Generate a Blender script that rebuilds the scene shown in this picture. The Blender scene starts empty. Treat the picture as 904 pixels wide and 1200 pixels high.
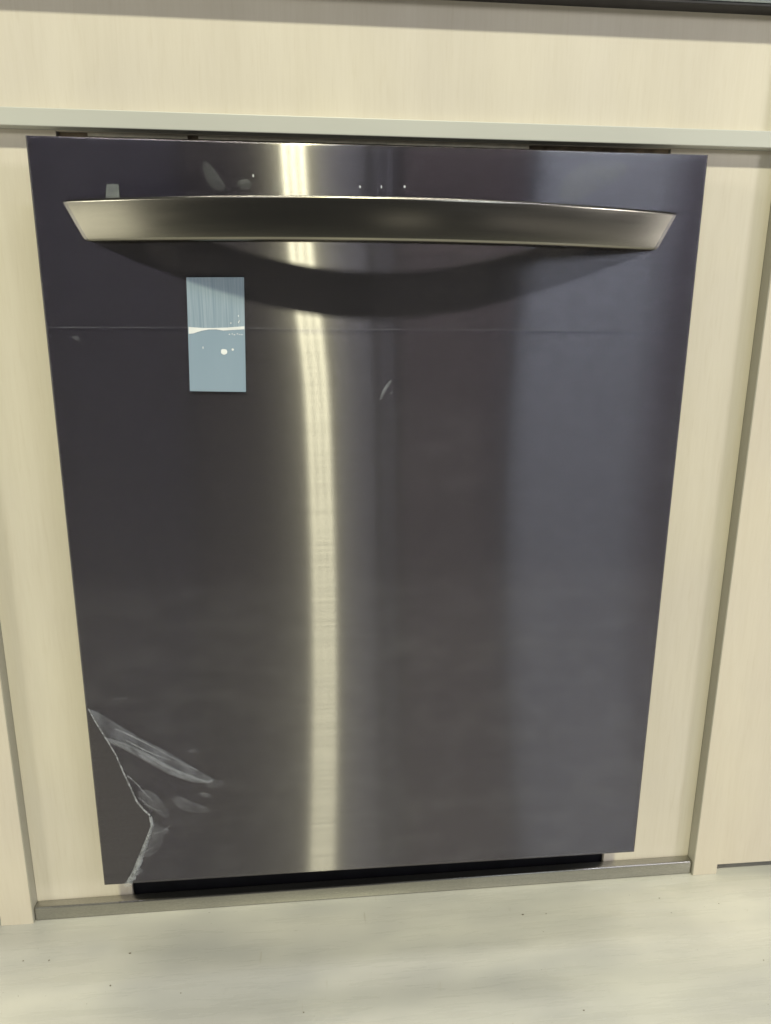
import bpy, bmesh, math, random
from mathutils import Vector, Matrix
S = bpy.context.scene
COL = S.collection
random.seed(7)

# ------------------------------------------------------------------ camera
cd = bpy.data.cameras.new('camera'); cam = bpy.data.objects.new('camera', cd); COL.objects.link(cam)
cd.sensor_fit = 'HORIZONTAL'; cd.sensor_width = 36.0; cd.lens = 36.0*868.433/904.0
cd.clip_start = 0.02; cd.clip_end = 100
R = ((0.99548707, 0.09324921, 0.0176089), (-0.0946832, 0.96353636, 0.25026539), (0.00637023, -0.25080323, 0.96801713))
cam.matrix_world = Matrix(((R[0][0], R[0][2], -R[0][1], -0.06262), (R[1][0], R[1][2], -R[1][1], -0.70533),
                           (R[2][0], R[2][2], -R[2][1], 0.59885), (0, 0, 0, 1)))
S.camera = cam

# ------------------------------------------------------------------ world and lamps
w = bpy.data.worlds.new('World'); S.world = w; w.use_nodes = True
w.node_tree.nodes['Background'].inputs[0].default_value = (0.93, 0.93, 1.0, 1)
w.node_tree.nodes['Background'].inputs[1].default_value = 0.045

def lamp(name, loc, target, sx, sy, power, col, spread=180):
    l = bpy.data.lights.new(name, 'AREA'); l.shape = 'RECTANGLE'; l.size = sx; l.size_y = sy
    l.energy = power; l.color = col; l.spread = math.radians(spread)
    o = bpy.data.objects.new(name, l); COL.objects.link(o); o.location = loc
    d = (Vector(target)-Vector(loc)).normalized()
    o.rotation_euler = d.to_track_quat('-Z', 'Y').to_euler()
    return o
TUBE = (1.0, 0.99, 0.60)
def ceiling(name, x0, x1, power, col, ln=.17):
    # a high shop ceiling, 4.5 m up and some 3.2 m in front of the cabinet
    k = 1.76; x0 = -.063+(x0+.063)*k; x1 = -.063+(x1+.063)*k
    xm = (x0+x1)/2
    return lamp(name, (xm, -3.2, 4.95), (xm, 0, 0.65), x1-x0, ln*1.8, power*GAIN*(1.6 if name == 'reflection_panel' else 1.0), col)
GAIN = 6.3
# three thin ceiling tubes side by side, in line with the photographer: the bright streak and the handle's shadow
for dx, pw in ((-0.041, 10.2), (-.002, 8.8), (0.037, 10.2)):
    ceiling('ceiling_tube', -0.062+dx-.009, -0.062+dx+.009, pw, TUBE, .14)
# added row of lamp panels beside the tubes, each tinted for the door's reflections
ceiling('reflection_panel', -1.30, -0.62, 1.7, (.86, .82, .97))
ceiling('reflection_panel', -0.60, -0.14, 1.0, (1.0, .90, .85))
ceiling('reflection_panel', 0.03, 0.21, 1.5, (.90, .92, 1.0))
ceiling('reflection_panel', 0.252, 0.262, .16, (.90, .90, 1.0))  # thin added strips, for narrow upright lines in the door's reflection
ceiling('reflection_panel', 0.292, 0.302, .16, (.90, .90, 1.0))
ceiling('reflection_panel', 0.345, 0.85, 1.9, (1.0, .84, .84))
ceiling('reflection_panel', 0.88, 1.50, 4.0, (.84, .92, .97))
ceiling('reflection_panel', 1.52, 2.3, 3.6, (.85, .83, .98))
# added cool lamp on the right, for the bluish zone in the door's reflection
lamp('cool_lamp', (1.28, -2.7, 1.75), (0.15, 0, 0.6), 0.66, 0.9, 6.5, (.84, .92, .97))
# added fill lamps far left and right, to brighten the maple and floor
lamp('wood_fill_lamp', (2.55, -1.75, 1.35), (0.4, 0, 0.0), 0.45, 0.35, 24, (1.0, 0.965, 0.95))
lamp('wood_fill_lamp', (-2.5, -1.75, 1.35), (-0.4, 0, 0.0), 0.45, 0.35, 14, (1.0, 0.98, 0.84))
# lamp over the counter, almost straight above: lights the floor beyond the counter's edge
lamp('counter_lamp', (-0.1, 0.10, 2.9), (-0.1, 0.02, 0), 1.6, 0.05, 30, (1.0, 0.98, 0.90))
# fill from far out to either side, grazing the cabinet front
lamp('fill_lamp', (-2.7, -.95, .35), (-.2, 0, .2), .4, 1.0, 4, (1.0, 0.975, 0.84))
lamp('fill_lamp', (2.8, -.95, .35), (.2, 0, .2), .4, 1.0, 4, (1.0, 0.96, 0.93))
# added lamp for an unseen bright place low left, reflected in the handle's end
lamp('handle_reflection_lamp', (-2.15, -1.15, 0.25), (-0.2, 0, 0.6), 1.05, 0.85, 5.5, (1.0, 0.96, 0.76))
lamp('handle_reflection_lamp', (0.42, -2.4, 0.05), (0.0, 0, 0.68), .42, 0.40, .22, (1.0, 0.95, 0.78))  # weak lamp added for a paler stretch in the handle's middle
lamp('handle_reflection_lamp', (2.0, -1.7, 0.10), (0.1, 0, 0.65), 2.0, 0.35, .7, (1.0, 0.94, 0.84))  # weak lamp added for a dim reflection along the handle's right half

S.view_settings.view_transform = 'Standard'; S.view_settings.look = 'None'
S.view_settings.exposure = 0; S.view_settings.gamma = 1; S.view_settings.use_curve_mapping = False
S.render.engine = 'CYCLES'
S.cycles.max_bounces = 8; S.cycles.transparent_max_bounces = 16

# ------------------------------------------------------------------ material helpers
def newmat(name):
    m = bpy.data.materials.new(name); m.use_nodes = True
    nt = m.node_tree; nt.nodes.clear()
    out = nt.nodes.new('ShaderNodeOutputMaterial')
    return m, nt, out
def N(nt, t, **kw):
    n = nt.nodes.new(t)
    for k, v in kw.items():
        if k.startswith('i_'):
            n.inputs[k[2:].replace('_', ' ')].default_value = v
        else: setattr(n, k, v)
    return n
def noise(nt, scale, coords, sx=(1, 1, 1), detail=4, rough=.55, loc=(0, 0, 0)):
    mp = N(nt, 'ShaderNodeMapping'); mp.inputs['Scale'].default_value = sx; mp.inputs['Location'].default_value = loc
    nt.links.new(coords, mp.inputs['Vector'])
    n = N(nt, 'ShaderNodeTexNoise'); n.inputs['Scale'].default_value = scale
    n.inputs['Detail'].default_value = detail; n.inputs['Roughness'].default_value = rough
    nt.links.new(mp.outputs[0], n.inputs['Vector'])
    return n.outputs['Fac']
def ramp(nt, fac, stops):
    r = N(nt, 'ShaderNodeValToRGB'); e = r.color_ramp.elements
    while len(e) < len(stops): e.new(0.5)
    for k, (p, c) in enumerate(stops):
        e[k].position = p; e[k].color = (*c, 1) if len(c) == 3 else c
    nt.links.new(fac, r.inputs[0]); return r.outputs[0]
def mix(nt, a, b, fac, mode='MIX'):
    m = N(nt, 'ShaderNodeMix', data_type='RGBA', blend_type=mode)
    for s, v in ((0, fac), (6, a), (7, b)):
        if isinstance(v, (int, float)): m.inputs[s].default_value = v
        elif isinstance(v, tuple): m.inputs[s].default_value = (*v, 1)
        else: nt.links.new(v, m.inputs[s])
    return m.outputs[2]
def mrange(nt, v, a, b, c, d):
    m = N(nt, 'ShaderNodeMapRange'); nt.links.new(v, m.inputs[0])
    for k, x in enumerate((a, b, c, d)): m.inputs[k+1].default_value = x
    return m.outputs[0]
def bump(nt, h, strength, dist):
    b = N(nt, 'ShaderNodeBump'); b.inputs['Strength'].default_value = strength; b.inputs['Distance'].default_value = dist
    nt.links.new(h, b.inputs['Height']); return b.outputs[0]
def pos(nt): return N(nt, 'ShaderNodeNewGeometry').outputs['Position']

def maple(name, c1, c2, shift):
    m, nt, out = newmat(name); p = pos(nt); L = nt.links
    fine = noise(nt, 60, p, (6, 6, .35), 6, .65, (shift, 0, 0))
    band = noise(nt, 9, p, (2.2, 2.2, .22), 3, .5, (shift*3, 1, 0))
    blot = noise(nt, 6, p, (1, 1, .8), 3, .5, (0, shift, 4))
    fl = noise(nt, 240, p, (1.5, 1.5, .12), 2, .5)
    c = mix(nt, c1, c2, mrange(nt, band, .3, .7, 0, 1))
    c = mix(nt, c, ramp(nt, fine, ((.3, (.88, .86, .82)), (.6, (1, 1, 1)))), .28, 'MULTIPLY')
    c = mix(nt, c, ramp(nt, blot, ((.35, (.93, .93, .95)), (.65, (1.0, 1.0, .98)))), .8, 'MULTIPLY')
    c = mix(nt, c, ramp(nt, fl, ((.28, (.84, .80, .74)), (.40, (1, 1, 1)))), .15, 'MULTIPLY')
    b = N(nt, 'ShaderNodeBsdfPrincipled'); L.new(c, b.inputs['Base Color'])
    b.inputs['Roughness'].default_value = .42; b.inputs['Specular IOR Level'].default_value = .35
    L.new(bump(nt, fine, .05, .001), b.inputs['Normal']); L.new(b.outputs[0], out.inputs[0]); return m
M_WOOD = maple('maple_laminate', (.67, .615, .525), (.73, .675, .585), 0)
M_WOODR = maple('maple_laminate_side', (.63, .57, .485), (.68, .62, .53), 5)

def simple(name, col, rough, metal=0, var=.1, scale=30, stretch=(1, 1, 1), spec=.5, bmp=.0):
    m, nt, out = newmat(name); p = pos(nt)
    n = noise(nt, scale, p, stretch, 5)
    k = tuple(x*(1-var) for x in col); q = tuple(min(1, x*(1+var)) for x in col)
    b = N(nt, 'ShaderNodeBsdfPrincipled')
    nt.links.new(mix(nt, k, q, mrange(nt, n, .3, .7, 0, 1)), b.inputs['Base Color'])
    b.inputs['Roughness'].default_value = rough; b.inputs['Metallic'].default_value = metal
    b.inputs['Specular IOR Level'].default_value = spec
    if bmp: nt.links.new(bump(nt, n, bmp, .001), b.inputs['Normal'])
    nt.links.new(b.outputs[0], out.inputs[0]); return m
M_GREY = simple('grey_edge_laminate', (.565, .57, .53), .40, 0, .05, 12, (.3, 1, 1))
M_BAND = simple('grey_edge_band', (.42, .405, .34), .45, 0, .06, 20, (1, 1, .2))
M_BLACK = simple('black_tub', (.006, .006, .009), .75, 0, .3, 40, (1, 1, 1), .15)
M_FOAM = simple('brown_sealing_strip', (.20, .16, .115), .8, 0, .5, 70, (1, 1, 1), .2, .5)
M_TAPE = simple('pale_tape', (.60, .56, .46), .5, 0, .22, 90)
M_RUBBER = simple('dark_gasket', (.02, .018, .02), .6, 0, .3, 40)

def brushed(name, col, a_rough, aniso, var, streak, dif=.028, glow=False):
    """brushed metal, brush lines along x: reflections spread up and down"""
    m, nt, out = newmat(name); p = pos(nt); L = nt.links
    lines = noise(nt, 900, p, (.012, .2, 1), 3, .6)
    lines2 = noise(nt, 260, p, (.02, .2, 1), 3, .6, (3, 0, 1))
    grit = noise(nt, 1300, p, (.3, 1, 1), 1, .5)
    cloud = noise(nt, 7, p, (1, 1, .6), 3, .5)
    c = mix(nt, tuple(x*(1-var) for x in col), tuple(x*(1+var) for x in col), mrange(nt, cloud, .3, .7, 0, 1))
    c = mix(nt, c, ramp(nt, lines, ((.3, (1-streak,)*3), (.7, (1+streak,)*3))), 1, 'MULTIPLY')
    c = mix(nt, c, ramp(nt, grit, ((.35, (1-streak*1.4,)*3), (.7, (1+streak*1.4,)*3))), 1, 'MULTIPLY')
    g = N(nt, 'ShaderNodeBsdfAnisotropic')
    g.distribution = 'GGX'
    L.new(c, g.inputs['Color']); g.inputs['Anisotropy'].default_value = aniso
    L.new(mrange(nt, lines2, .3, .7, a_rough*.93, a_rough*1.07), g.inputs['Roughness'])
    t = N(nt, 'ShaderNodeCombineXYZ'); t.inputs[0].default_value = 1
    L.new(t.outputs[0], g.inputs['Tangent'])
    
    d = N(nt, 'ShaderNodeBsdfDiffuse'); L.new(mix(nt, c, (1, 1, 1), 0), d.inputs[0])
    spec = g.outputs[0]
    if glow:      # a second, wider lobe: the soft skirt either side of a highlight
        g2 = N(nt, 'ShaderNodeBsdfAnisotropic'); g2.distribution = 'GGX'; L.new(c, g2.inputs['Color'])
        g2.inputs['Roughness'].default_value = .27; g2.inputs['Anisotropy'].default_value = .78; L.new(t.outputs[0], g2.inputs['Tangent'])
        mg = N(nt, 'ShaderNodeMixShader'); mg.inputs[0].default_value = .46
        L.new(spec, mg.inputs[1]); L.new(g2.outputs[0], mg.inputs[2]); spec = mg.outputs[0]
    ms = N(nt, 'ShaderNodeMixShader'); ms.inputs[0].default_value = dif
    L.new(spec, ms.inputs[1]); L.new(d.outputs[0], ms.inputs[2])
    L.new(ms.outputs[0], out.inputs[0]); return m
M_DOOR = brushed('black_stainless_steel', (.172, .163, .171), .20, .915, .02, .08, glow=True)
M_HANDLE = brushed('brushed_steel_handle', (.262, .25, .215), .23, .0, .02, .015, dif=.012)
M_RAIL = brushed('brushed_aluminium', (.45, .44, .41), .30, .2, .05, .05)
M_CTR = brushed('steel_counter_edge', (.45, .50, .52), .4, .4, .05, .04)

def film_mat():
    m, nt, out = newmat('clear_protective_film'); p = pos(nt); L = nt.links
    tr = N(nt, 'ShaderNodeBsdfTransparent'); tr.inputs[0].default_value = (.95, .95, .97, 1)
    gl = N(nt, 'ShaderNodeBsdfGlossy'); gl.inputs['Roughness'].default_value = .13; gl.inputs[0].default_value = (.9, .93, 1, 1)
    ms = N(nt, 'ShaderNodeMixShader')
    c = noise(nt, 16, p, (1, 1, 2), 4, .55)
    L.new(mrange(nt, c, .45, .75, .008, .020), ms.inputs[0])
    L.new(tr.outputs[0], ms.inputs[1]); L.new(gl.outputs[0], ms.inputs[2]); L.new(ms.outputs[0], out.inputs[0]); return m
M_FILM = film_mat()
def veil(name, col, alpha0, alpha1, scale=60, rough=.35, stretch=(1, 1, 1)):
    """thin milky plastic: see-through with a patchy whitish body"""
    m, nt, out = newmat(name); p = pos(nt); L = nt.links
    tr = N(nt, 'ShaderNodeBsdfTransparent')
    b = N(nt, 'ShaderNodeBsdfPrincipled'); b.inputs['Base Color'].default_value = (*col, 1); b.inputs['Roughness'].default_value = rough
    ms = N(nt, 'ShaderNodeMixShader')
    L.new(mrange(nt, noise(nt, scale, p, stretch, 4, .6), .3, .7, alpha0, alpha1), ms.inputs[0])
    L.new(tr.outputs[0], ms.inputs[1]); L.new(b.outputs[0], ms.inputs[2]); L.new(ms.outputs[0], out.inputs[0]); return m
M_FOLD = veil('milky_film_fold', (.50, .53, .62), .03, .22, 55, .3, (1, 1, .5))
M_FOLD2 = veil('milky_film_crease', (.55, .58, .66), .05, .30, 90, .3, (1, 1, .6))
M_BUB = veil('film_bubble', (.50, .52, .60), .02, .14, 50)
M_HAZE = veil('film_cloud', (.60, .66, .66), .01, .10, 40)
M_TEAR = veil('torn_film_rim', (.60, .63, .68), .10, .55, 120)
M_CREASE = veil('fine_film_crease', (.60, .62, .68), .0, .34, 110)
M_SEAM = veil('film_seam', (.6, .62, .68), .0, .12, 40, .3, (1, 1, 1))
M_SPECK = simple('white_speck', (.8, .82, .85), .5, 0, .1, 50)
def sticker_mat():
    m, nt, out = newmat('pale_blue_film_patch'); p = pos(nt); L = nt.links
    ribs = noise(nt, 420, p, (1, 1, .03), 2, .6)
    sep = N(nt, 'ShaderNodeSeparateXYZ'); L.new(p, sep.inputs[0])
    up = mrange(nt, sep.outputs[2], .588, .592, 0, 1)
    sp = ramp(nt, ribs, ((.38, (.24, .32, .41)), (.62, (.33, .41, .50))))
    plain = mix(nt, (.24, .325, .425), (.30, .39, .49), noise(nt, 30, p, (1, 1, .3)))
    b = N(nt, 'ShaderNodeBsdfPrincipled'); L.new(mix(nt, plain, sp, up), b.inputs['Base Color'])
    b.inputs['Roughness'].default_value = .42; L.new(b.outputs[0], out.inputs[0]); return m
M_PATCH = sticker_mat()

def floor_mat():
    m, nt, out = newmat('pale_vinyl_floor'); p = pos(nt); L = nt.links
    a = noise(nt, 5, p, (.6, 2.2, 1), 4, .6)
    st = noise(nt, 20, p, (.5, 5, 1), 5, .65)
    dirt = noise(nt, 45, p, (1, 1, 1), 6, .7, (1, 2, 0))
    spk = noise(nt, 210, p, (1, 1.6, 1), 2, .5)
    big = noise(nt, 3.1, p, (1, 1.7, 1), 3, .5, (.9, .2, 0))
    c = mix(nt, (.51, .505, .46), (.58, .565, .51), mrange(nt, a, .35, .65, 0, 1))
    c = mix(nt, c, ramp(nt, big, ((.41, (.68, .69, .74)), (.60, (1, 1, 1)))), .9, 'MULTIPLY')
    c = mix(nt, c, ramp(nt, st, ((.32, (.88, .88, .86)), (.55, (1, 1, 1)))), .35, 'MULTIPLY')
    c = mix(nt, c, ramp(nt, dirt, ((.24, (.55, .52, .45)), (.34, (1, 1, 1)))), .6, 'MULTIPLY')
    c = mix(nt, c, ramp(nt, spk, ((.20, (.30, .27, .22)), (.235, (1, 1, 1)))), .8, 'MULTIPLY')
    sc = noise(nt, 60, p, (3.0, .35, 1), 3, .6, (.4, 3, 0)); wh = noise(nt, 9, p, (1, 1, 1), 2, .5, (4, 1, 0))
    scm = N(nt, 'ShaderNodeMath', operation='MULTIPLY'); L.new(mrange(nt, sc, .66, .72, 0, 1), scm.inputs[0]); L.new(mrange(nt, wh, .5, .62, 0, .35), scm.inputs[1])
    c = mix(nt, c, (.30, .27, .21), scm.outputs[0])
    b = N(nt, 'ShaderNodeBsdfPrincipled'); L.new(c, b.inputs['Base Color'])
    L.new(mrange(nt, st, .3, .7, .22, .36), b.inputs['Roughness'])
    L.new(bump(nt, st, .06, .001), b.inputs['Normal']); L.new(b.outputs[0], out.inputs[0]); return m
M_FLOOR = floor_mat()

# ------------------------------------------------------------------ object helpers
def link(name, bm, mats, parent=None, smooth=False):
    bmesh.ops.recalc_face_normals(bm, faces=bm.faces)
    me = bpy.data.meshes.new(name); bm.to_mesh(me); bm.free()
    for m in (mats if isinstance(mats, (list, tuple)) else [mats]): me.materials.append(m)
    if smooth:
        for f in me.polygons: f.use_smooth = True
    o = bpy.data.objects.new(name, me); COL.objects.link(o)
    if parent: o.parent = parent; o.location = -parent.location if not parent.parent else Vector((0, 0, 0))
    return o
def empty(name, loc, label, cat, group=None):
    o = bpy.data.objects.new(name, None); COL.objects.link(o); o.location = loc; o.empty_display_size = .05
    o['label'] = label; o['category'] = cat
    if group: o['group'] = group
    return o
def box(x0, x1, y0, y1, z0, z1, bevel=.0, seg=2, bm=None):
    b = bmesh.new()
    bmesh.ops.create_cube(b, size=1, matrix=Matrix.Translation(((x0+x1)/2, (y0+y1)/2, (z0+z1)/2)) @ Matrix.Diagonal((x1-x0, y1-y0, z1-z0, 1)))
    if bevel: bmesh.ops.bevel(b, geom=list(b.edges), offset=bevel, segments=seg, profile=.5, affect='EDGES')
    return b
def poly_slab(pts, y, t):
    """outline in the door's plane, given in metres (x, z), with thickness t towards the viewer"""
    b = bmesh.new()
    back = [b.verts.new((x, y, z)) for x, z in pts]; front = [b.verts.new((x, y-t, z)) for x, z in pts]
    n = len(pts)
    b.faces.new(front); b.faces.new(back[::-1])
    for i in range(n): b.faces.new((back[i], back[(i+1) % n], front[(i+1) % n], front[i]))
    return b
def smooth_outline(pts, it=2):
    for _ in range(it):
        q = []
        for i, a in enumerate(pts):
            b = pts[(i+1) % len(pts)]
            q += [(a[0]*.75+b[0]*.25, a[1]*.75+b[1]*.25), (a[0]*.25+b[0]*.75, a[1]*.25+b[1]*.75)]
        pts = q
    return pts

FZ = -0.085       # floor, which slopes up a little to the right
SL = 0.0075
XL, XR = -.4008, .4060      # inner faces of the two side panels
YP = 0.065        # plane of the recessed maple panels
YG = 0.049        # plane of the side gables
YR = 0.052        # front of the grey rails

# ------------------------------------------------------------------ setting: floor
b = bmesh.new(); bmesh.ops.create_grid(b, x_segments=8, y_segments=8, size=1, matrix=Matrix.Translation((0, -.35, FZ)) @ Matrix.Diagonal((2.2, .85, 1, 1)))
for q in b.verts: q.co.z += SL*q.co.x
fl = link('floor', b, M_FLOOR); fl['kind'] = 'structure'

# ------------------------------------------------------------------ cabinet
cab = empty('cabinet', (0, YP, FZ), 'pale maple display cabinet surrounding the dark dishwasher, with grey rails', 'cabinet')
link('upper_panel', box(XL+.001, XR-.001, YP, YP+.016, .7812, .93), M_WOOD, cab)
# lower panel with the dishwasher opening cut through
b = bmesh.new()
O = [(XL+.001, FZ-.004), (XR-.001, FZ-.004), (XR-.001, .7654), (XL+.001, .7654)]
I = [(-.2900, -.076), (.2934, -.076), (.2940, .7648), (-.2943, .7648)]
v = {}
for y in (YP, YP+.016):
    for k, L_ in (('o', O), ('i', I)): v[k, y] = [b.verts.new((x, y, z)) for x, z in L_]
for i in range(4):
    j = (i+1) % 4
    for y in (YP, YP+.016): b.faces.new((v['o', y][i], v['o', y][j], v['i', y][j], v['i', y][i]))
    for k in 'oi': b.faces.new((v[k, YP][i], v[k, YP][j], v[k, YP+.016][j], v[k, YP+.016][i]))
link('lower_panel', b, M_WOOD, cab)
link('upper_rail', box(XL+.001, XR-.001, YR, YP+.016, .7656, .7808, .0008), M_GREY, cab)
# base rail: brushed aluminium angle with rounded front edge
b = box(XL+.001, XR-.001, YR, YP-.0004, FZ+.0003, -.0664, .0022, 4)
for q in b.verts: q.co.z += SL*q.co.x
link('base_rail', b, M_RAIL, cab, smooth=True)

def gable(side):
    s = side
    b = bmesh.new()
    xi = XL if s < 0 else XR
    xf, xo = .4367*s, .95*s
    F0 = FZ+SL*xf
    gz = F0+.0142
    prof = [(xi, F0+.0002), (xf, F0+.0002), (xf, gz), (xo, gz), (xo, .93), (xi, .93)]
    f = [b.verts.new((x, YG, z)) for x, z in prof]; k = [b.verts.new((x, YG+.018, z)) for x, z in prof]
    b.faces.new(f); b.faces.new(k[::-1])
    for i in range(6): b.faces.new((f[i], f[(i+1) % 6], k[(i+1) % 6], k[i]))
    o = link('side_panel', b, M_WOODR, cab)
    a, c = sorted((xi-.0009*s, xi-.0001*s))
    e = link('edge_band', box(a, c, YG+.0003, YP-.0003, F0+.0006, .9295), M_BAND, o)
    return o
gable(-1)['label'] = 'maple side panel left of the dishwasher, its foot on the floor'
gable(1)['label'] = 'maple side panel right of the dishwasher with a notched foot'

# ------------------------------------------------------------------ counter top edge
ct = empty('countertop', (0, .3, .8845), 'steel-edged countertop above the maple panel, dark underside', 'countertop')
link('underside_strip', box(-1.0, 1.0, .0455, .090, .8845, .8868, .0004), M_RUBBER, ct)
link('steel_edge', box(-1.0, 1.0, .0435, .62, .8870, .925, .003, 3), M_CTR, ct)

# ------------------------------------------------------------------ dishwasher
dw = empty('dishwasher', (0, 0, FZ), 'black stainless steel dishwasher with bowed handle, film still on its door', 'dishwasher')
W, H = .300, .747
# door: thin folded sheet with small bevels, with faint waviness of sheet metal
b = bmesh.new()
nx, nz = 40, 50
def door_y(x, z):
    # slow waviness of the sheet, under a millimetre
    t = min(1, max(0, (z-.52)/.24)); u = (x+.06)/.13
    n = .016*t*t*(3-2*t)-.007*math.sin(math.pi*min(1, z/.62))
    return n*.13*u*math.exp(-u*u)
def steps(a, c, n):
    return [a, a+.0004] + [a+(c-a)*i/(n-2) for i in range(1, n-2)] + [c-.0004, c]
GX = steps(-W+.0015, W-.0015, nx); GZ = steps(.0015, H-.0015, nz)
grid = [[b.verts.new((x, door_y(x, z), z)) for x in GX] for z in GZ]
for j in range(nz):
    for i in range(nx): b.faces.new((grid[j][i], grid[j][i+1], grid[j+1][i+1], grid[j+1][i]))
link_sheet = b
rim = [grid[0][i] for i in range(nx+1)]+[grid[j][nx] for j in range(1, nz+1)]+[grid[nz][i] for i in range(nx-1, -1, -1)]+[grid[j][0] for j in range(nz-1, 0, -1)]
def push(vs, dxz, y):
    out = []
    for q in vs:
        x, z = q.co.x, q.co.z
        X = x+(dxz if x > W-.002 else -dxz if x < -W+.002 else 0); Z = z+(dxz if z > H-.002 else -dxz if z < .002 else 0)
        out.append(b.verts.new((X, y, Z)))
    return out
r1 = push(rim, .0011, .0005); r2 = push(rim, .0015, .0016); r3 = push(rim, .0015, .030)
for A, B in ((rim, r1), (r1, r2), (r2, r3)):
    n = len(A)
    for i in range(n): b.faces.new((A[i], A[(i+1) % n], B[(i+1) % n], B[i]))
b.faces.new(r3)
door = link('door_panel', b, M_DOOR, dw, smooth=True)
try:
    door.data.set_sharp_from_angle(angle=math.radians(50))
except Exception: pass

# tub body behind, seen as black in the gaps
link('tub_body', box(-.2880, .2915, .0740, .33, -.0800, .7640), M_BLACK, dw)
# sealing strip along the top gap, ragged, with a few bits of pale tape
b = bmesh.new(); n = 90; top = []; bot = []
for i in range(n+1):
    x = -.2925+.585*i/n
    top.append((x, .7645)); bot.append((x, .7600+.0008*math.sin(i*.9)+random.uniform(-.0006, .0011)))
for (xa, xb) in (): pass
vs = []
for (x, z), (_, z2) in zip(top, bot):
    yy = .0665+random.uniform(0, .0018)
    vs.append([b.verts.new((x, yy, z)), b.verts.new((x, yy, z2)), b.verts.new((x, .0739, z)), b.verts.new((x, .0739, z2))])
for i in range(n):
    a, c = vs[i], vs[i+1]
    b.faces.new((a[0], c[0], c[1], a[1])); b.faces.new((a[1], c[1], c[3], a[3])); b.faces.new((a[0], a[2], c[2], c[0]))
link('sealing_strip', b, M_FOAM, dw)
for x0, x1, dz in ((-.266, -.176, .0004), (-.166, .01, .0008), (.0102, .150, .0003)):
    link('tape_strip', box(x0, x1, .0645, .0662, .7610+dz*.5, .7644, .0003), M_TAPE, dw)
# kick plate in the bottom gap
link('kick_plate', box(-.2890, .2925, .0690, .0720, -.0800, -.006, .0005), M_BLACK, dw)
# glued seam of the wider body flange under the door's lower edge
link('door_flange', box(-.276, .276, .0303, .0735, .010, .735), M_BLACK, dw)

# handle: band bowed outward, leaning in at its foot, cut where it meets the door
b = bmesh.new()
SAG, LEAN, TH = .0545, .0067, .013
zt, zb = .6975, .6628
nseg = 72
prof = []   # (z, offset along outward normal) closed outline, front rounded edges
hgt = zt-zb; r = .0030
def arc(cz, cy, a0, a1, rr, k=5):
    return [(cz+rr*math.sin(math.radians(a0+(a1-a0)*i/k)), cy+rr*math.cos(math.radians(a0+(a1-a0)*i/k))) for i in range(k+1)]
# outline in (z, out): start top back -> top front -> bottom front -> bottom back
prof = [(zt, -TH)] + arc(zt-r, -r, 90, 0, r) + arc(zb+r, -r, 0, -90, r) + [(zb, -TH)]
rings = []
XE = .30
for i in range(nseg+1):
    x = -XE+2*XE*i/nseg
    s = SAG*(1-(x/.2755)**2)
    ring = []
    for z, o in prof:
        lean = -LEAN*(zt-z)/hgt
        crown = .0006*(1-((z-(zt+zb)/2)/(hgt/2))**2)
        y = -(s+lean+o+crown*(1 if o > -TH*.5 else 0))
        ring.append(b.verts.new((x, max(-.09, min(y, .024)), z)))
    rings.append(ring)
m_ = len(prof)
for i in range(nseg):
    for j in range(m_):
        b.faces.new((rings[i][j], rings[i][(j+1) % m_], rings[i+1][(j+1) % m_], rings[i+1][j]))
b.faces.new(rings[0]); b.faces.new(rings[-1][::-1])
# cut away everything behind the door's skin, so the band ends exactly on it
bmesh.ops.bisect_plane(b, geom=list(b.verts)+list(b.edges)+list(b.faces), plane_co=(0, .0012, 0), plane_no=(0, 1, 0), clear_outer=True, clear_inner=False)
hd = link('handle', b, M_HANDLE, dw, smooth=True)
try: hd.data.set_sharp_from_angle(angle=math.radians(60))
except Exception: pass

# protective film with the torn corner
tear = [(-.2967, .2144), (-.2913, .1996), (-.2827, .1806), (-.2741, .1602), (-.2681, .1387), (-.2632, .1232), (-.2577, .1042), (-.2514, .0934),
        (-.2449, .0856), (-.2439, .074), (-.2505, .0573), (-.2592, .0364), (-.267, .0173), (-.2743, .0047), (-.277, .0022)]
film_out = [(-.2985, .2144)] + tear + [(.2985, .0022), (.2985, .5900), (-.2985, .5910)]
YF = -.0011
film = link('protective_film', poly_slab(film_out, YF, .00012), M_FILM, dw)
film['label'] = 'clear protective film torn open at the lower left corner'
film2 = link('protective_film', poly_slab([(-.2985, .5888), (.2985, .5880), (.2985, .7450), (-.2985, .7450)], YF-.0003, .00012), M_FILM, dw)
film2['label'] = 'upper strip of protective film behind the handle'

def lifted(name, pts, mat, parent, h=.004, layer=0, rounds=2, label=None):
    """a wrinkle of film: outline patch domed away from the door"""
    pts = smooth_outline(pts, rounds) if rounds else pts
    b = bmesh.new()
    cx = sum(p[0] for p in pts)/len(pts); cz = sum(p[1] for p in pts)/len(pts)
    y0 = YF-.0004-layer*.0003
    outer = [b.verts.new((x, y0, z)) for x, z in pts]
    prev = outer; n = len(pts)
    for k, (f, hh) in enumerate(((.8, .45), (.5, .85), (.22, 1.0))):
        ring = [b.verts.new((cx+(x-cx)*f, y0-h*hh*(.8+.4*random.random()), cz+(z-cz)*f)) for x, z in pts]
        for i in range(n): b.faces.new((prev[i], prev[(i+1) % n], ring[(i+1) % n], ring[i]))
        prev = ring
    b.faces.new(prev)
    o = link(name, b, mat, parent, smooth=True)
    if label: o['label'] = label
    return o
foldA = [(-.2967, .2144), (-.2885, .2111), (-.2719, .1977), (-.2477, .1788), (-.2187, .1593), (-.1936, .1396), (-.1748, .1252), (-.1803, .1213), (-.1987, .1276), (-.22, .1391), (-.2408, .1544), (-.2613, .1695), (-.2827, .1806), (-.2913, .1996)]
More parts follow.
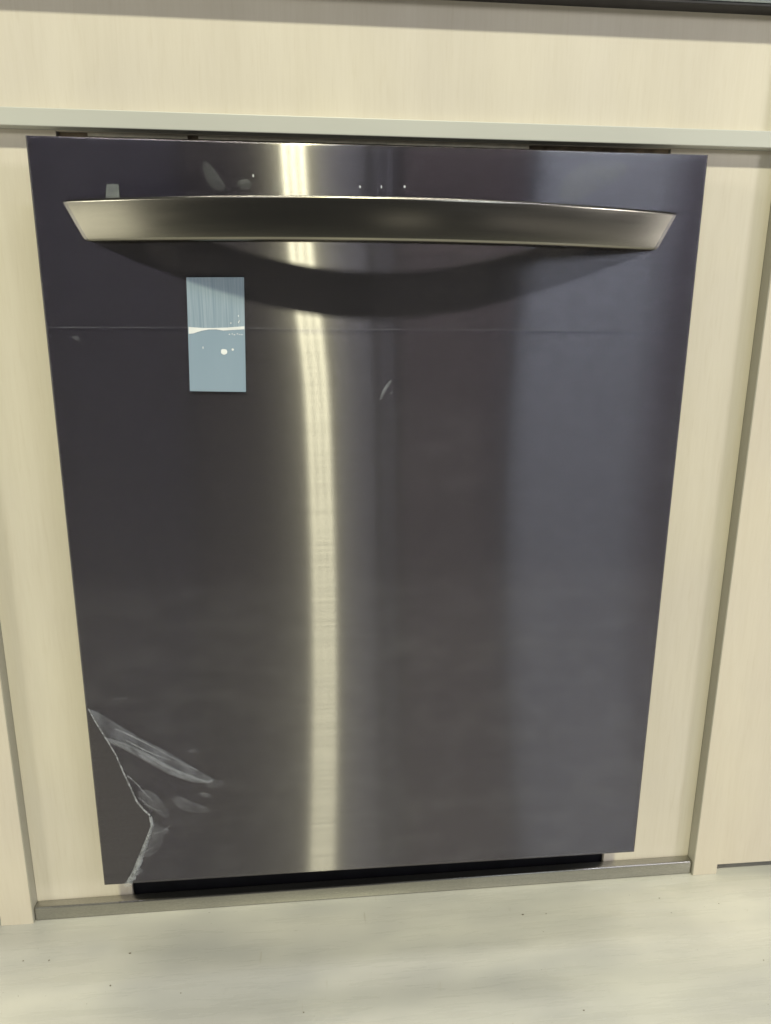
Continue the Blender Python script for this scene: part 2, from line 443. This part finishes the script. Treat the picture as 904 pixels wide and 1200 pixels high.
foldA2 = [(-.2842, .1826), (-.2612, .1735), (-.2381, .1583), (-.2156, .1418), (-.1925, .1282), (-.1766, .1250), (-.1822, .1212), (-.2016, .1250), (-.2222, .1351), (-.2438, .1515), (-.2652, .1668), (-.2815, .1766)]
def strip_fold(name, top_edge, bot_edge, mat, parent, h, layer, label=None):
    """a long ridge of film between two edges, highest along the middle"""
    b = bmesh.new(); rows = []; K = 6
    n = len(top_edge)
    for i in range(n):
        (xa, za), (xb, zb_) = top_edge[i], bot_edge[i]
        e = math.sin(math.pi*min(1, max(0, (i+.3)/(n-.4))))
        rows.append([b.verts.new((xa+(xb-xa)*k/K, YF-.0004-layer*.0003-h*e*math.sin(math.pi*(k/K)**1.4), za+(zb_-za)*k/K)) for k in range(K+1)])
    for i in range(n-1):
        for k in range(K): b.faces.new((rows[i][k], rows[i][k+1], rows[i+1][k+1], rows[i+1][k]))
    o = link(name, b, mat, parent, smooth=True)
    if label: o['label'] = label
    return o
def resample(pts, n):
    d = [0]
    for a, c in zip(pts, pts[1:]): d.append(d[-1]+math.dist(a, c))
    out = []
    for i in range(n):
        t = d[-1]*i/(n-1); k = 0
        while k < len(d)-2 and d[k+1] < t: k += 1
        f = (t-d[k])/max(1e-9, d[k+1]-d[k]); out.append((pts[k][0]+(pts[k+1][0]-pts[k][0])*f, pts[k][1]+(pts[k+1][1]-pts[k][1])*f))
    return out
strip_fold('film_fold', resample(foldA[:7], 24), resample([foldA[0], foldA[13], foldA[12], foldA[11], foldA[10], foldA[9], foldA[8], foldA[7], foldA[6]], 24), M_FOLD, film, .006, 0, 'long milky fold fanning out from the torn edge')
strip_fold('film_fold', resample(foldA2[:6], 24), resample([foldA2[0], foldA2[11], foldA2[10], foldA2[9], foldA2[8], foldA2[7], foldA2[6], foldA2[5]], 24), M_FOLD2, film, .003, 3, 'bright crease along the lower side of the long fold')
for pts in (
    [(-.1847, .1237), (-.1747, .1262), (-.1641, .1235), (-.1662, .1174), (-.1771, .1139), (-.185, .1175)],
    [(-.1993, .1622), (-.1939, .164), (-.1888, .1617), (-.1907, .1588), (-.197, .1571), (-.2003, .1593)],
    [(-.273, .2248), (-.2653, .2264), (-.2553, .225), (-.2614, .2224), (-.2707, .2228)],
    [(-.1934, .1107), (-.1845, .1102), (-.1776, .1056), (-.1813, .1026), (-.1902, .1042)],
    [(-.2204, .1061), (-.2114, .1076), (-.2011, .1007), (-.1872, .0936), (-.1785, .0877), (-.1912, .0854), (-.209, .0886), (-.2174, .0965)],
    [(-.2567, .1176), (-.2435, .1179), (-.2328, .1069), (-.2258, .0918), (-.2246, .0822), (-.2308, .0826), (-.241, .0906), (-.2493, .0975)],
    [(-.2435, .0803), (-.2352, .0713), (-.2238, .0673), (-.2304, .0624), (-.2328, .0529), (-.239, .0415), (-.2485, .0345), (-.2585, .0342), (-.2516, .0542), (-.2451, .0698)],
    [(-.264, .0215), (-.255, .0197), (-.2572, .0144), (-.2666, .0107), (-.2691, .0131)],
    [(-.2787, .5823), (-.2733, .5845), (-.2699, .5808), (-.2711, .5763), (-.2745, .58)]):
    lifted('film_bubble', pts, M_BUB, film, .0016)
lifted('film_bubble', [(-.0016, .5259), (.0024, .5363), (.0097, .545), (.0113, .5435), (.0049, .5339), (.0009, .5251)], M_FOLD2, film, .0006, 1, 1)
lifted('film_bubble', [(.0088, .532), (.0105, .5335), (.0112, .531), (.0098, .530)], M_FOLD2, film, .0006, 1, 1)
# curled rim of the tear: thin ribbon standing up along the torn edge
def ribbon(name, path, w0, w1, lift, mat, parent, jag=.0):
    b = bmesh.new(); n = len(path); rows = []
    for i, (x, z) in enumerate(path):
        a = path[max(0, i-1)]; c = path[min(n-1, i+1)]
        tx, tz = c[0]-a[0], c[1]-a[1]; L_ = math.hypot(tx, tz) or 1; nxx, nzz = -tz/L_, tx/L_
        wd = w0+(w1-w0)*i/(n-1); wd *= 1+random.uniform(-jag, jag)
        rows.append([b.verts.new((x+nxx*wd*f, YF-.0002-lift*g, z+nzz*wd*f)) for f, g in ((0, 0), (-.25, .8), (.15, 1.3), (.7, 1.0), (1, .1))])
    for i in range(n-1):
        for k in range(4): b.faces.new((rows[i][k], rows[i][k+1], rows[i+1][k+1], rows[i+1][k]))
    return link(name, b, mat, parent, smooth=True)
ribbon('torn_rim', resample(tear[:9], 40), .0006, .0014, .0008, M_TEAR, film, .15)
lo = resample(tear[8:], 40)
ribbon('torn_rim', lo, .0022, .0062, .0026, M_TEAR, film, .14)['label'] = 'crumpled white curl at the torn corner'
# fine creases running out from the tear
random.seed(21)
for (x, z), ang, ln in (((-.272, .190), -33, .095), ((-.262, .176), -31, .070), ((-.2650, .135), -52, .040), ((-.2560, .108), -40, .030),
                        ((-.2490, .060), 24, .030), ((-.2600, .036), 30, .020), ((-.2330, .150), -30, .055)):
    pts = []; a = math.radians(ang)
    for k in range(16):
        t = k/15; wob = .0011*math.sin(5*t+x*900)+random.uniform(-.0002, .0002)
        pts.append((x+math.cos(a)*ln*t-math.sin(a)*wob-.006*t*t*math.sin(a)*.3, z+math.sin(a)*ln*t+math.cos(a)*wob))
    ribbon('film_crease', pts, .0010, .0002, .0006, M_CREASE, film, .4)
# seam where the two film sheets overlap
link('film_seam', poly_slab([(-.2985, .5911), (-.15, .5915), (0, .5907), (.15, .5911), (.2985, .5904), (.2985, .5898), (.15, .5905), (0, .5901), (-.15, .5909), (-.2985, .5904)], YF-.0005, .0003), M_SEAM, film2)
# cloudy patches under the upper film
for pts in ([(-.1558, .7294), (-.15, .7309), (-.1418, .7196), (-.1336, .7081), (-.1469, .7064), (-.1523, .7145)],
            [(.1675, .7278), (.1892, .7402), (.2236, .7391), (.2224, .7255), (.1973, .7151), (.1718, .7006), (.1632, .7061), (.162, .717)],
            [(.19, .7330), (.205, .7345), (.2185, .7300), (.2080, .7235), (.1960, .7250)],
            [(-.128, .7135), (-.118, .7180), (-.112, .7120), (-.120, .7060)],
            [(-.098, .7090), (-.090, .7190), (-.084, .7150), (-.088, .7050)]):
    lifted('film_cloud', pts, M_HAZE, film2, .001, 1)
for x, z in ((-.019, .7126), (-.0001, .713), (.0205, .7135), (-.1119, .7196)):
    pts = [(x+random.uniform(.0006, .0013)*math.cos(a)*(.6 if x < 0 else 1), z+random.uniform(.0008, .0016)*math.sin(a)) for a in [k*math.pi/4 for k in range(8)]]
    link('film_speck', poly_slab(pts, YF-.0006, .0002), M_SPECK, film2)

# pale blue patch, with white residue
pt = link('blue_patch', poly_slab([(-.1738, .6345), (-.1232, .6352), (-.1255, .5334), (-.1766, .5343)], YF-.0008, .0002), M_PATCH, dw)
pt['label'] = 'pale blue rectangular film patch left under the handle'
res = [(-.1743, .5917), (-.162, .5909), (-.1528, .5909), (-.140, .5914), (-.1246, .5926), (-.1246, .5899), (-.1350, .5893), (-.1437, .5887), (-.1500, .5897), (-.1567, .5896), (-.1630, .5884), (-.1667, .5873), (-.1705, .5860), (-.1746, .5857)]
link('residue_line', poly_slab(res, YF-.00105, .0002), M_SPECK, pt)
def blob(x, z, rx, rz):
    pts = [(x+rx*random.uniform(.8, 1.15)*math.cos(k*math.pi/5), z+rz*random.uniform(.8, 1.15)*math.sin(k*math.pi/5)) for k in range(10)]
    link('residue_spot', poly_slab(pts, YF-.00105, .0002), M_SPECK, pt)
blob(-.1440, .5700, .0030, .0026); blob(-.1360, .5718, .0011, .0011)
for k in range(6): blob(-.1380+.0022*k+random.uniform(-.0004, .0004), .5855+random.uniform(-.0007, .0005), .0006, .0005)
for k in range(5): blob(random.uniform(-.137, -.126), random.uniform(.594, .602), .0004, .0008)
blob(-.1625, .5735, .0004, .0012)
sq = link('paper_tab', poly_slab([(-.2362, .7100), (-.2262, .7102), (-.2262, .6990), (-.2380, .6990)], YF-.0006, .0002),
          veil('pale_tab', (.48, .53, .53), .08, .24, 120), dw)

# ------------------------------------------------------------------ small dirt on the floor
b = bmesh.new(); random.seed(3)
for _ in range(20):
    x = random.uniform(-.42, .45); y = random.uniform(-.16, .02); s = random.uniform(.0003, .0008)
    bmesh.ops.create_icosphere(b, subdivisions=1, radius=s, matrix=Matrix.Translation((x, y, FZ+SL*x+s*.3)) @ Matrix.Diagonal((random.uniform(.7, 2.2), random.uniform(.7, 1.5), .5, 1)))
g = link('floor_grit', b, simple('dark_grit', (.10, .08, .05), .8)); g['kind'] = 'stuff'
g['label'] = 'tiny dark specks of dirt scattered on the pale floor'; g['category'] = 'grit'
